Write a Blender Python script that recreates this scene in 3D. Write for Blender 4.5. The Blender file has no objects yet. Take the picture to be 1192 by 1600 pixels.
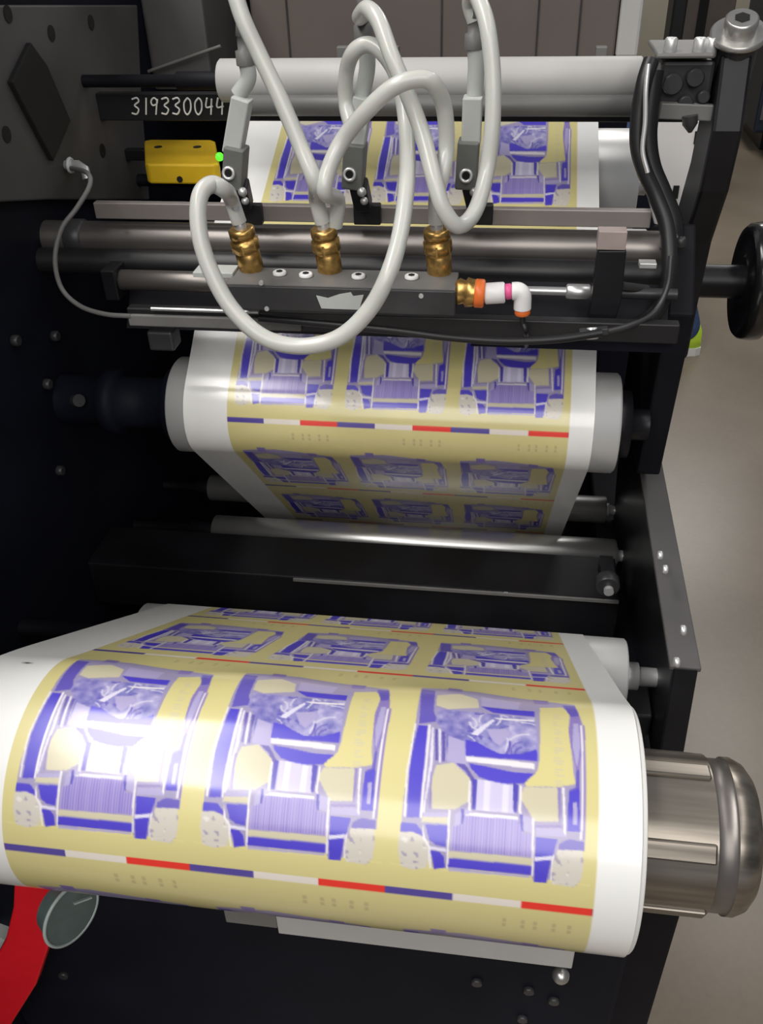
import bpy, bmesh, math, random
import numpy as np
from mathutils import Vector, Matrix
random.seed(4); rng = np.random.default_rng(4)
SC = bpy.context.scene
COL = SC.collection
PI = math.pi
# ------------------------------------------------------------------ camera
# All coordinates below are metres measured from the camera's eye (x along the
# rollers, y into the press, z up); H lifts everything so the floor is z = 0.
H = 1.5
PITCH, YAW, ROLL, FPX = 0.6200196734, 0.1571872497, -0.0330926895, 1405.2186
def cam_axes():
    cp, sp = math.cos(PITCH), math.sin(PITCH)
    Rz = Matrix.Rotation(YAW, 3, 'Z')
    f = Rz @ Vector((0, cp, -sp)); u = Rz @ Vector((0, sp, cp)); r = Rz @ Vector((1, 0, 0))
    cr, sr = math.cos(ROLL), math.sin(ROLL)
    return cr*r + sr*u, -sr*r + cr*u, -f
AR, AU, AB = cam_axes()
cd = bpy.data.cameras.new('camera'); cam = bpy.data.objects.new('camera', cd); COL.objects.link(cam)
cd.sensor_fit = 'VERTICAL'; cd.sensor_height = 24.0; cd.lens = 24.0*FPX/1600.0
cd.clip_start = 0.02; cd.clip_end = 60
cam.matrix_world = Matrix(((AR.x, AU.x, AB.x, 0), (AR.y, AU.y, AB.y, 0), (AR.z, AU.z, AB.z, H), (0, 0, 0, 1)))
SC.camera = cam
# ------------------------------------------------------------------ light
SC.view_settings.view_transform = 'Standard'; SC.view_settings.look = 'None'
SC.view_settings.gamma = 1.0; SC.view_settings.use_curve_mapping = False
SC.view_settings.exposure = -0.14
w = bpy.data.worlds.new('hall_air'); SC.world = w; w.use_nodes = True
w.node_tree.nodes['Background'].inputs[0].default_value = (0.80, 0.86, 1.0, 1)
w.node_tree.nodes['Background'].inputs[1].default_value = 0.13
def area(name, loc, size, power, color=(1, .97, .93), aim=(0, 0, -1)):
    l = bpy.data.lights.new(name, 'AREA'); l.shape = 'RECTANGLE'; l.size, l.size_y = size
    l.energy = power; l.color = color
    o = bpy.data.objects.new(name, l); COL.objects.link(o)
    o.location = (loc[0], loc[1], loc[2]+H)
    o.rotation_euler = Vector(aim).to_track_quat('-Z', 'Y').to_euler()
    return o
area('ceiling_strip_lamp', (-1.0, -.15, 1.7), (.54, 2.7), 70)
area('aisle_fill_light', (1.3, .2, 2.0), (.5, 2.6), 20)  # unseen fill light added on the right
area('rear_fill_light', (1.6, 4.2, 2.2), (.5, 2.4), 42)  # unseen fill light added at the back
area('far_wall_fill_light', (1.4, 7.2, 2.3), (1.6, .6), 70)  # unseen light added to brighten the back wall
area('front_fill_light', (.35, -2.1, 1.45), (2.4, 1.8), 60, aim=(0, 1.0, -1))  # broad unseen light added to lift the dark middle of the press
# ------------------------------------------------------------------ placing aids
def ray(u, v):
    return AR*((u-596)/FPX) + AU*((800-v)/FPX) - AB
def AT(u, v, y):
    r = ray(u, v); return r*(y/r.y)
def ATX(u, v, x):
    r = ray(u, v); return r*(x/r.x)
def ATZ(u, v, z):
    r = ray(u, v); return r*(z/r.z)
def pu(x, y, z):
    p = Vector((x, y, z)); return 596 + FPX*p.dot(AR)/(-p.dot(AB))
def XU(u, y, z):
    a, b = -3.0, 3.0
    for _ in range(50):
        m = (a+b)/2
        if pu(m, y, z) < u: a = m
        else: b = m
    return (a+b)/2
# ------------------------------------------------------------------ materials
def mat(name, col, rough=.5, metal=0., noise=0., scale=40., coat=0., spec=.5, bump=0., stretch=None, emit=None, trans=0., alpha=1., ior=1.45, sss=0.):
    m = bpy.data.materials.new(name); m.use_nodes = True
    nt = m.node_tree; b = nt.nodes['Principled BSDF']
    I = b.inputs
    I['Base Color'].default_value = (*col, 1); I['Roughness'].default_value = rough
    I['Metallic'].default_value = metal; I['Coat Weight'].default_value = coat; I['Coat Roughness'].default_value = .12
    I['Specular IOR Level'].default_value = spec; I['Transmission Weight'].default_value = trans; I['IOR'].default_value = ior
    if sss: I['Subsurface Weight'].default_value = sss; I['Subsurface Scale'].default_value = .006
    if emit: I['Emission Color'].default_value = (*emit[:3], 1); I['Emission Strength'].default_value = emit[3]
    if noise or bump:
        tc = nt.nodes.new('ShaderNodeTexCoord'); mp = nt.nodes.new('ShaderNodeMapping'); nz = nt.nodes.new('ShaderNodeTexNoise')
        nt.links.new(tc.outputs['Object'], mp.inputs[0]); nt.links.new(mp.outputs[0], nz.inputs['Vector'])
        if stretch: mp.inputs['Scale'].default_value = stretch
        nz.inputs['Scale'].default_value = scale; nz.inputs['Detail'].default_value = 4
        if noise:
            r = nt.nodes.new('ShaderNodeValToRGB')
            r.color_ramp.elements[0].position = .3; r.color_ramp.elements[1].position = .7
            r.color_ramp.elements[0].color = (*[max(0, c*(1-noise)) for c in col], 1)
            r.color_ramp.elements[1].color = (*[min(1, c*(1+noise)) for c in col], 1)
            nt.links.new(nz.outputs['Fac'], r.inputs[0]); nt.links.new(r.outputs[0], I['Base Color'])
        if bump:
            bp = nt.nodes.new('ShaderNodeBump'); bp.inputs['Strength'].default_value = bump; bp.inputs['Distance'].default_value = .001
            nt.links.new(nz.outputs['Fac'], bp.inputs['Height']); nt.links.new(bp.outputs[0], I['Normal'])
    return m
M_ = {}
M_['black'] = mat('black_paint', (.008, .008, .010), .38, noise=.4, scale=18, bump=.1, spec=.35)
M_['blackm'] = mat('matt_black_paint', (.006, .006, .009), .62, noise=.3, scale=14, spec=.2)
M_['navy'] = mat('navy_black_panel', (.006, .007, .013), .6, noise=.3, scale=9, spec=.15)
M_['rubber'] = mat('black_rubber', (.012, .012, .013), .42)
M_['dgrey'] = mat('dark_grey_metal', (.045, .045, .047), .4, .3, noise=.25, scale=30)
M_['mgrey'] = mat('mid_grey_paint', (.15, .147, .142), .5, noise=.25, scale=12)
M_['plate'] = mat('dim_grey_plate', (.070, .067, .067), .6, noise=.35, scale=6)
M_['alu'] = mat('brushed_aluminium', (.50, .49, .47), .34, .85, noise=.10, scale=60, stretch=(.04, 1, 1), bump=.15)
M_['rail'] = mat('flat_grey_rail', (.27, .24, .225), .42, .35, noise=.2, scale=30, stretch=(.06, 1, 1))
M_['steel'] = mat('polished_steel', (.60, .60, .60), .33, .75, noise=.12, scale=50, stretch=(.05, 1, 1))
M_['drum'] = mat('satin_steel_drum', (.72, .72, .71), .36, .55, noise=.05, scale=20, stretch=(.05, 1, 1))
M_['shaft'] = mat('dark_steel_shaft', (.19, .175, .165), .36, .7, noise=.35, scale=26, stretch=(.12, 1, 1))
M_['core'] = mat('machined_mandrel_steel', (.24, .215, .185), .30, .85, noise=.65, scale=70, stretch=(.05, 1, 1), bump=.3)
M_['idler'] = mat('idler_steel', (.52, .52, .51), .3, .85, noise=.08, scale=20, stretch=(.05, 1, 1))
M_['wroll'] = mat('pale_grey_rubber', (.43, .425, .415), .5, noise=.05, scale=15)
M_['grroll'] = mat('grey_rubber_roller', (.12, .12, .117), .45, noise=.1, scale=15)
M_['brass'] = mat('worn_brass', (.55, .34, .11), .32, .9, noise=.3, scale=220)
M_['silver'] = mat('nickel', (.62, .62, .62), .36, .6)
M_['clampw'] = mat('pale_grey_clamp_plastic', (.46, .48, .46), .45, noise=.05)
M_['clampg'] = mat('grey_clamp_body', (.13, .135, .125), .5, noise=.15)
M_['yellow'] = mat('yellow_plastic', (.62, .40, .015), .42, noise=.08)
M_['hole'] = mat('black_hole_lining', (.004, .004, .004), .8)
M_['white'] = mat('white_plastic', (.75, .74, .74), .4)
M_['orange'] = mat('orange_plastic', (.75, .16, .03), .4)
M_['pink'] = mat('pink_plastic', (.72, .10, .28), .4)
M_['red'] = mat('red_enamel', (.78, .008, .02), .5, noise=.06)
M_['ink'] = mat('white_paint_marker', (.75, .75, .73), .6)
M_['green'] = mat('green_led', (.05, .4, .02), .4, emit=(.15, 1, .05, .9))
M_['hose'] = mat('milky_silicone_hose', (.52, .53, .50), .32, sss=.35, coat=.25)
M_['papedge'] = mat('wound_paper_edge', (.70, .69, .67), .6)
M_['panelw'] = mat('light_grey_panel', (.74, .72, .71), .5, noise=.06, scale=6)
M_['pinkish'] = mat('lit_bracket_pinkish_grey', (.33, .27, .255), .45, noise=.1)
M_['brown'] = mat('brown_grey_cover', (.115, .095, .085), .55, noise=.12, scale=7)
M_['wheelp'] = mat('black_bakelite', (.010, .010, .010), .22, coat=.4)
M_['plastic'] = mat('dusty_clear_plastic', (.10, .14, .135), .3, noise=.3, scale=30)
M_['rim'] = mat('pale_plastic_rim', (.34, .40, .38), .35)
M_['jeans'] = mat('blue_denim', (.05, .09, .20), .85, noise=.25, scale=60)
M_['skin'] = mat('skin', (.45, .27, .2), .55)
M_['shirt'] = mat('grey_cotton', (.10, .10, .11), .9)
M_['hair'] = mat('dark_hair', (.02, .015, .012), .7)
M_['neon'] = mat('neon_yellow_mesh', (.55, .80, .05), .6)
M_['sole'] = mat('white_sole_foam', (.75, .76, .72), .6)
M_['bluecab'] = mat('dark_blue_cabinet', (.022, .034, .055), .5, noise=.3, scale=3)
M_['wall'] = mat('beige_plaster', (.42, .39, .31), .8, noise=.08, scale=2)
def floor_mat():
    m = mat('polished_epoxy_floor', (.30, .255, .205), .2)
    nt = m.node_tree; b = nt.nodes['Principled BSDF']
    tc = nt.nodes.new('ShaderNodeTexCoord')
    n1 = nt.nodes.new('ShaderNodeTexNoise'); n1.inputs['Scale'].default_value = 2.2; n1.inputs['Detail'].default_value = 3
    n2 = nt.nodes.new('ShaderNodeTexNoise'); n2.inputs['Scale'].default_value = 90; n2.inputs['Detail'].default_value = 2
    r = nt.nodes.new('ShaderNodeValToRGB')
    r.color_ramp.elements[0].position = .3; r.color_ramp.elements[0].color = (.205, .165, .122, 1)
    r.color_ramp.elements[1].position = .7; r.color_ramp.elements[1].color = (.29, .238, .180, 1)
    mx = nt.nodes.new('ShaderNodeMath'); mx.operation = 'MULTIPLY_ADD'; mx.inputs[1].default_value = .2; mx.inputs[2].default_value = 0
    ad = nt.nodes.new('ShaderNodeMath'); ad.operation = 'ADD'
    nt.links.new(tc.outputs['Object'], n1.inputs['Vector']); nt.links.new(tc.outputs['Object'], n2.inputs['Vector'])
    nt.links.new(n2.outputs['Fac'], mx.inputs[0]); nt.links.new(n1.outputs['Fac'], ad.inputs[0]); nt.links.new(mx.outputs[0], ad.inputs[1])
    sb = nt.nodes.new('ShaderNodeMath'); sb.operation = 'SUBTRACT'; sb.inputs[1].default_value = .1
    nt.links.new(ad.outputs[0], sb.inputs[0]); nt.links.new(sb.outputs[0], r.inputs[0]); nt.links.new(r.outputs[0], b.inputs['Base Color'])
    b.inputs['Roughness'].default_value = .28
    return m
M_['floor'] = floor_mat()
def print_mat():
    m = mat('printed_label_film', (.8, .8, .8), .38, coat=.8, spec=.5)
    nt = m.node_tree; b = nt.nodes['Principled BSDF']; b.inputs['Coat Roughness'].default_value = .17; b.inputs['Coat IOR'].default_value = 1.62
    a = nt.nodes.new('ShaderNodeVertexColor'); a.layer_name = 'print'
    nt.links.new(a.outputs[0], b.inputs['Base Color'])
    return m
M_['print'] = print_mat()
# ------------------------------------------------------------------ mesh helpers
class MB:
    def __init__(s): s.v = []; s.f = []; s.sm = []
    def add(s, vs, fs, smooth=False):
        n = len(s.v); s.v += [tuple(v) for v in vs]
        for f in fs: s.f.append([i+n for i in f]); s.sm.append(smooth)
        return s
    def box(s, x0, x1, y0, y1, z0, z1):
        vs = [(x, y, z) for x in (x0, x1) for y in (y0, y1) for z in (z0, z1)]
        return s.add(vs, [(0, 1, 3, 2), (4, 6, 7, 5), (0, 4, 5, 1), (2, 3, 7, 6), (0, 2, 6, 4), (1, 5, 7, 3)])
    def obox(s, a, b, wdt, dep, side=(1, 0, 0)):     # box from a to b, width along side
        a, b = Vector(a), Vector(b); d = (b-a).normalized(); sd = Vector(side); sd = (sd-d*sd.dot(d)).normalized(); n = d.cross(sd)
        vs = [p + sd*i*wdt/2 + n*j*dep/2 for p in (a, b) for i in (-1, 1) for j in (-1, 1)]
        return s.add(vs, [(0, 1, 3, 2), (4, 6, 7, 5), (0, 4, 5, 1), (2, 3, 7, 6), (0, 2, 6, 4), (1, 5, 7, 3)])
    def lathe(s, a, b, prof, seg=32, flat=False):     # prof: (t 0..1 along a-b, radius)
        a, b = Vector(a), Vector(b); d = (b-a); L = d.length; d = d/L
        t = Vector((0, 0, 1)) if abs(d.z) < .9 else Vector((0, 1, 0))
        e1 = (t-d*t.dot(d)).normalized(); e2 = d.cross(e1)
        vs = []
        for tt, r in prof:
            for k in range(seg):
                an = 2*PI*k/seg; vs.append(a+d*(L*tt)+e1*(r*math.cos(an))+e2*(r*math.sin(an)))
        fs = []; n = len(prof)
        for i in range(n-1):
            for k in range(seg):
                k2 = (k+1) % seg; fs.append((i*seg+k, i*seg+k2, (i+1)*seg+k2, (i+1)*seg+k))
        s.add(vs, fs, not flat)
        s.add([vs[k] for k in range(seg)], [tuple(range(seg))[::-1]])
        s.add([vs[(n-1)*seg+k] for k in range(seg)], [tuple(range(seg))])
        return s
    def cyl(s, a, b, r, seg=32, r2=None, ch=0.):
        L = (Vector(b)-Vector(a)).length; r2 = r if r2 is None else r2
        if ch: return s.lathe(a, b, [(0, r-ch), (ch/L, r), (1-ch/L, r2), (1, r2-ch)], seg)
        return s.lathe(a, b, [(0, r), (1, r2)], seg)
    def tube(s, pts, r, seg=14, cap=True):
        pts = [Vector(p) for p in pts]; n = len(pts); vs = []; up = None
        for i, p in enumerate(pts):
            d = (pts[min(i+1, n-1)]-pts[max(i-1, 0)]).normalized()
            if up is None:
                t = Vector((0, 0, 1)) if abs(d.z) < .9 else Vector((0, 1, 0)); up = (t-d*t.dot(d)).normalized()
            else: up = (up-d*up.dot(d)).normalized()
            e2 = d.cross(up)
            for k in range(seg):
                an = 2*PI*k/seg; vs.append(p+up*(r*math.cos(an))+e2*(r*math.sin(an)))
        fs = [(i*seg+k, i*seg+(k+1) % seg, (i+1)*seg+(k+1) % seg, (i+1)*seg+k) for i in range(n-1) for k in range(seg)]
        s.add(vs, fs, True)
        if cap:
            s.add(vs[:seg], [tuple(range(seg))[::-1]]); s.add(vs[-seg:], [tuple(range(seg))])
        return s
    def ring(s, c, axis, R, r, seg=28, ms=10):
        axis = Vector(axis).normalized(); t = Vector((0, 0, 1)) if abs(axis.z) < .9 else Vector((0, 1, 0))
        e1 = (t-axis*t.dot(axis)).normalized(); e2 = axis.cross(e1); c = Vector(c); vs = []
        for i in range(seg):
            a = 2*PI*i/seg; o = e1*math.cos(a)+e2*math.sin(a)
            for j in range(ms):
                b = 2*PI*j/ms; vs.append(c+o*(R+r*math.cos(b))+axis*(r*math.sin(b)))
        fs = [(i*ms+j, ((i+1) % seg)*ms+j, ((i+1) % seg)*ms+(j+1) % ms, i*ms+(j+1) % ms) for i in range(seg) for j in range(ms)]
        return s.add(vs, fs, True)
    def prism(s, poly, x0, x1):                       # polygon in (y,z) swept along x
        n = len(poly); vs = [(x0, y, z) for y, z in poly]+[(x1, y, z) for y, z in poly]
        fs = [tuple(range(n)), tuple(range(2*n-1, n-1, -1))]+[(i, (i+1) % n, (i+1) % n+n, i+n) for i in range(n)]
        return s.add(vs, fs)
    def extr(s, pts, off):                            # any planar polygon swept by a vector
        n = len(pts); off = Vector(off); vs = [Vector(p) for p in pts]+[Vector(p)+off for p in pts]
        fs = [tuple(range(n)), tuple(range(2*n-1, n-1, -1))]+[(i, (i+1) % n, (i+1) % n+n, i+n) for i in range(n)]
        return s.add(vs, fs)
    def ball(s, c, r, seg=16, sc=(1, 1, 1)):
        c = Vector(c); vs = []; n = seg//2
        for i in range(n+1):
            t = PI*i/n
            for k in range(seg):
                a = 2*PI*k/seg; vs.append(c+Vector((r*sc[0]*math.sin(t)*math.cos(a), r*sc[1]*math.sin(t)*math.sin(a), r*sc[2]*math.cos(t))))
        return s.add(vs, [(i*seg+k, (i+1)*seg+k, (i+1)*seg+(k+1) % seg, i*seg+(k+1) % seg) for i in range(n) for k in range(seg)], True)
    def build(s, name, m, parent=None, bevel=0., ref=None):
        me = bpy.data.meshes.new(name)
        if parent is not None: o0 = Vector(parent['_o'])
        else:
            a = np.array(s.v); o0 = Vector(((a[:, 0].min()+a[:, 0].max())/2, (a[:, 1].min()+a[:, 1].max())/2, a[:, 2].min())) if ref is None else Vector(ref)
        me.from_pydata([tuple(Vector(v)-o0) for v in s.v], [], s.f)
        me.polygons.foreach_set('use_smooth', s.sm)
        bm = bmesh.new(); bm.from_mesh(me); bmesh.ops.recalc_face_normals(bm, faces=bm.faces); bm.to_mesh(me); bm.free()
        me.materials.append(m)
        o = bpy.data.objects.new(name, me); COL.objects.link(o)
        if parent is not None: o.parent = parent; o['_o'] = tuple(o0)
        else: o.location = (o0.x, o0.y, o0.z+H); o['_o'] = tuple(o0)
        if bevel:
            b = o.modifiers.new('edge', 'BEVEL'); b.width = bevel; b.segments = 2; b.limit_method = 'ANGLE'
        return o
def tag(o, label, cat=None, group=None, kind=None):
    if label: o['label'] = label
    if cat: o['category'] = cat
    if group: o['group'] = group
    if kind: o['kind'] = kind
    return o
def thing(name, label, cat, loc, group=None):
    o = bpy.data.objects.new(name, None); COL.objects.link(o); o.empty_display_size = .02
    o.location = (loc[0], loc[1], loc[2]+H); o['_o'] = (loc[0], loc[1], loc[2])
    return tag(o, label, cat, group)
def spline(pts, k=10):
    P = [Vector(p) for p in pts]; P = [P[0]*2-P[1]]+P+[P[-1]*2-P[-2]]; out = []
    for i in range(1, len(P)-2):
        p0, p1, p2, p3 = P[i-1:i+3]
        for j in range(k):
            t = j/k; out.append(.5*((2*p1)+(p2-p0)*t+(2*p0-5*p1+4*p2-p3)*t*t+(3*p1-p0-3*p2+p3)*t**3))
    return out+[P[-2]]
def path3(lst, k=10):                                  # [(u, v, y)] -> smooth 3-D path
    return spline([AT(*q) for q in lst], k)
# ================================================================== SETTING
X0, XE0, XE1 = -.244, -.285, .077                     # print starts, web edges
tag(MB().box(-3, 6, -2.5, 9.2, -H-.05, -H).build('floor', M_['floor']), 'polished beige epoxy hall floor', kind='structure')
tag(MB().box(-3, 6, 9.2, 9.3, -H, 2.6).build('wall_back', M_['wall']), 'beige back wall of the hall', kind='structure')

# ================================================================== PRESS FRAME
t = thing('machine_side_frame', 'tall black side wall of the press that carries the rollers on the left', 'machine frame', (-.45, .8, -H))
t_frame = t
MB().box(-.47, -.42, .02, 1.6, -H, .06).build('side_plate', M_['navy'], t, .002)
cv = [ATX(*p, -.42) for p in ((-60, 8), (205, 8), (212, 150), (225, 312), (60, 312), (-60, 318))]
c_ = MB().prism([(p.y, p.z) for p in cv], -.42, -.413).build('cover_plate', M_['plate'], t, .0015); c_['label'] = 'dim grey cover plate'
cv2 = [ATX(*p, -.413) for p in ((40, 66), (10, 128), (32, 170), (76, 252), (103, 188), (66, 102))]
MB().prism([(p.y, p.z) for p in cv2], -.4128, -.408).build('access_hatch', M_['hole'], c_, .001)
for u, v in ((10, 210), (80, 52), (12, 22), (142, 35), (160, 235)):
    p = ATX(u, v, -.4128); MB().cyl((-.4129, p.y, p.z), (-.4122, p.y, p.z), .0065, 16).build('slot_hole', M_['hole'], c_)
for u, v in ((20, 532), (82, 525), (90, 735), (86, 375), (70, 600)):
    p = ATX(u, v, -.42); MB().cyl((-.4205, p.y, p.z), (-.414, p.y, p.z), .005, 12, ch=.001).build('bolt', M_['dgrey'], t)
p = ATX(160, 100, -.4128)
b_ = MB().box(-.42, -.35, 1.08, 1.3, -.20, -.06).build('machine_housing', M_['plate'], t, .003)
MB().tube([AT(160, 138, 1.07), AT(250, 105, 1.07), AT(345, 72, 1.07)], .0018).build('guide_wire', M_['mgrey'], t)

# outer frame on the free side
fr = thing('outer_frame_arm', 'black painted steel outer frame with upright arm on the right of the rollers', 'machine frame', (.167, .8, -H))
fp = [(1127, 84), (1112, 205), (1092, 300), (1068, 380), (1050, 470), (1034, 560), (1020, 640), (1010, 690)]
fl = [ATX(u, v, .15) for u, v in fp]
front = [(p.y, p.z) for p in fl]
back = [(y+.062, z+.01) for y, z in front][::-1]
nk = 5
MB().prism(front[:nk+1]+back[-nk-1:], .15, .174).build('upright_arm', M_['black'], fr, .003)
MB().extr([(.15, y_, z_) for y_, z_ in front[nk:]+back[:len(front)-nk]], (.0165, 0, 0)).build('arm_foot', M_['black'], fr, .002)
MB().prism([(.712, -.30), (.77, -.245), (.86, -.275), (.90, -.30), (.90, -.48), (.735, -.47)], .128, .149).build('bearing_plate', M_['blackm'], fr, .002)
MB().prism([(.508, -.495), (.90, -.482), (.93, -.58), (.9, -.64), (.48, -.60), (.492, -.578)], .138, .157).build('lower_side_plate', M_['black'], fr, .002)
MB().prism([(.508, -.4948), (.87, -.483), (.87, -.487), (.508, -.499)], .136, .159).build('top_ledge', M_['plate'], fr, .001)
MB().box(.116, .155, .40, 1.25, -H, -.6401).build('lower_housing', M_['blackm'], fr, .003)
MB().box(.118, .137, .53, .57, -.60, -.575).build('axle_block', M_['dgrey'], fr, .002)
for u, v in ((1040, 890), (1032, 868), (1068, 985), (1058, 1035)):
    q = ATX(u, v, .137); MB().cyl((.1385, q.y, q.z), (.1345, q.y, q.z), .004, 12, ch=.0008).build('bolt', M_['silver'], fr)
# cap screw on top of the arm
q = ATX(1150, 66, .162)
cs = thing('cap_screw', 'large socket head cap screw with bright washer on top of the upright arm', 'bolt', q)
cx_ = Vector((-.05, -.45, .89)).normalized(); q = q+Vector((0, -.004, .004))
MB().cyl(q-cx_*.032, q-cx_*.001, .0165, 24).build('spacer', M_['dgrey'], cs, .001)
MB().cyl(q, q+cx_*.005, .0215, 40, ch=.0015).build('washer', M_['alu'], cs)
hd = MB().lathe(q+cx_*.005, q+cx_*.016, [(0, .0125), (.9, .0125), (1, .011)], 32).build('screw_head', M_['alu'], cs)
MB().cyl(q+cx_*.0155, q+cx_*.0164, .006, 6).build('hex_socket', M_['hole'], hd)
# bearing block
bb = thing('bearing_block', 'dark cast bearing block with light top plate bolted beside the upright arm', 'bracket', AT(1075, 190, .80))
def pxbox(u0, u1, v0, v1, y, d):                       # front face spans the given outline at depth y
    a = AT(u0, (v0+v1)/2, y); b = AT(u1, (v0+v1)/2, y); zt = AT((u0+u1)/2, v0, y).z; zb = AT((u0+u1)/2, v1, y).z
    return (a.x, b.x, y, y+d, min(zt, zb), max(zt, zb))
B = pxbox(1028, 1112, 95, 185, .80, .05)
MB().box(*B).build('block_body', M_['dgrey'], bb, .003)
B2 = pxbox(1026, 1116, 84, 92, .79, .07); MB().box(*B2).build('top_plate', M_['mgrey'], bb, .0015)
for u in (1045, 1090, 1108):
    MB().cyl(AT(u, 90, .80), AT(u, 90, .80)+Vector((0, 0, .014)), .005, 12, ch=.001).build('bolt', M_['silver'], bb)
for i, (u, v) in enumerate(((1050, 130), (1085, 120), (1070, 160), (1098, 150))):
    a = AT(u, v, .7985); MB().cyl(a, a+Vector((0, -.006, 0)), .008-.001*i, 16, ch=.001).build('boss', M_['dgrey'], bb)
MB().obox(AT(1030, 172, .795), AT(1120, 176, .795), .008, .012, (0, 1, 0)).build('flange', M_['mgrey'], bb, .001)
MB().lathe(AT(1078, 180, .79), AT(1078, 207, .79), [(0, .006), (.5, .006), (1, .0015)], 12).build('locating_pin', M_['dgrey'], bb)
# light panel behind arm
lp = [(1030, 188), (1112, 188), (1108, 260), (1090, 330), (1072, 362), (1022, 350), (1010, 300), (1020, 240)]
tag(MB().extr([AT(u, v, 1.02) for u, v in lp], (0, .02, 0)).build('light_panel', M_['panelw'], None, .001), 'light grey flat panel showing behind the upright arm and black cables', 'panel')
PN = bpy.data.objects['light_panel']
for u, v in ((1091, 205), (1057, 290)):
    a = AT(u, v, 1.0195); b = AT(u-3, v+20, 1.0195)
    MB().obox(a, b, .006, .003).build('slot', M_['hole'], PN)
# hand wheel
hw = thing('hand_wheel', 'round black hand wheel on a short shaft at the right edge', 'wheel', (.25, .90, -.41))
wc = ATX(1186, 441, .262)
MB().cyl((.175, wc.y, wc.z), (.252, wc.y, wc.z), .0175, 32).build('wheel_shaft', M_['black'], hw)
MB().lathe((.243, wc.y, wc.z), (.270, wc.y, wc.z), [(0, .026), (.1, .030), (.16, .046), (.05, .050), (.0, .056), (.15, .060), (.5, .0615), (.85, .060), (1, .056), (1, .03)], 56).build('wheel_disc', M_['wheelp'], hw)
MB().ring((.247, wc.y, wc.z), (1, 0, 0), .028, .0022, 40).build('wheel_ring', M_['dgrey'], hw)

# added black sheet that blocks light from behind; overhead cover
tag(MB().box(-.42, .145, 1.34, 1.36, -H, .08).box(.145, .262, 1.34, 1.36, -H, -.38).build('back_light_block', M_['navy'], None, .002), 'added black sheet behind the rollers that keeps hall light out', 'guard')
bc = thing('overhead_cover', 'brown grey sheet metal cover with a pale end plate above the top roller', 'cover', (-.07, 1.22, -.2))
a = AT(395, 62, 1.2); b = AT(962, 66, 1.2)
cvb = MB().box(a.x, b.x, 1.2, 1.30, -.192, .02).build('cover_sheet', M_['brown'], bc, .003)
for u in (450, 690, 840, 905):
    x = AT(u, 40, 1.2).x; MB().box(x-.001, x+.001, 1.1985, 1.2005, -.19, .018).build('seam', M_['dgrey'], cvb)
e_ = MB().box(b.x+.001, AT(998, 66, 1.2).x, 1.195, 1.29, -.188, .02).build('end_plate', M_['wroll'], bc, .004); e_['label'] = 'pale grey end plate'
for u in (535, 615, 940):
    a = AT(u, 72, 1.10); MB().obox(a, a+Vector((0, 0, -.035)), .012, .012).build('cover_bracket', M_['mgrey'], bc, .001)

# ================================================================== ROLLERS
def roller(name, label, y, z, r, x0, x1, m, ax_r=.008, axl=None, axr=None, cat='roller', axm='silver', ch=.0015):
    t = thing(name, label, cat, ((x0+x1)/2, y, z))
    MB().cyl((x0, y, z), (x1, y, z), r, 72, ch=ch).build('roller_shell', m, t)
    if axr: MB().lathe((x1-.001, y, z), (axr, y, z), [(0, ax_r*1.15), (.42, ax_r*1.15), (.43, ax_r*.8), (1, ax_r*.8)], 24).build('axle_end', M_[axm], t)
    if axl: MB().lathe((x0+.001, y, z), (axl, y, z), [(0, ax_r*1.15), (.3, ax_r*1.15), (.31, ax_r*.8), (1, ax_r*.8)], 24).build('axle_end', M_['blackm'], t)
    return t
# top pale roller
y = .885; z = AT(700, 125, y).z
roller('pale_roller', 'pale grey rubber covered roller across the top behind the air nozzles', y, z, .0185, XU(345, y, z), XU(1001, y, z), M_['wroll'], .007, -.42, .15, axm='blackm')
y = .86; z2 = AT(700, 165, y).z
roller('grey_nip_roller', 'thin mid grey roller directly under the pale top roller', y, z2, .0088, XU(372, y, z2), XU(990, y, z2), M_['grroll'], .005, None, .15, axm='blackm')
# black crossbar with handwritten number
y = .905
a = AT(205, 150, y)
tb = tag(MB().box(-.42, .150, y, y+.012, AT(600, 190, y).z, AT(600, 146, y).z).build('black_crossbar', M_['rubber'], None, .001), 'black flat crossbar with a white handwritten number at its left end', 'bar')
GL = {'3': [[(0, .92), (.45, 1), (.62, .78), (.25, .55), (.62, .32), (.45, .03), (0, .08)]],
      '1': [[(.3, 1), (.3, 0)]],
      '9': [[(.6, .85), (.3, 1), (.05, .8), (.2, .55), (.58, .65), (.6, .9), (.5, 0)]],
      '0': [[(.35, 1), (.05, .7), (.1, .2), (.38, 0), (.65, .3), (.62, .78), (.35, 1)]],
      '4': [[(.12, 1), (.05, .45), (.65, .5)], [(.55, .95), (.5, 0)]]}
mb = MB(); uu = 206.
for ch_ in '319330044':
    for st in GL[ch_]:
        pts = [AT(uu+17*px, 179-26*pz, .9035) for px, pz in st]
        mb.tube(spline(pts, 5) if len(pts) > 2 else pts, .00085, 6)
    uu += 12 if ch_ == '1' else 17.2
tag(mb.build('handwritten_number', M_['ink'], tb), 'white handwritten number')

# roller carrying the upper web
roller('upper_guide_roller', 'silver grey guide roller under the printed web at the upper right', .972, -.2712, .0545, -.284, .118, M_['drum'], .008, -.42, .15)
# guide at the bend
roller('bend_roller', 'slim steel roller bending the web behind the flat rail', .835, -.283, .0115, -.31, .12, M_['steel'], .005, -.42, .15)

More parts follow.
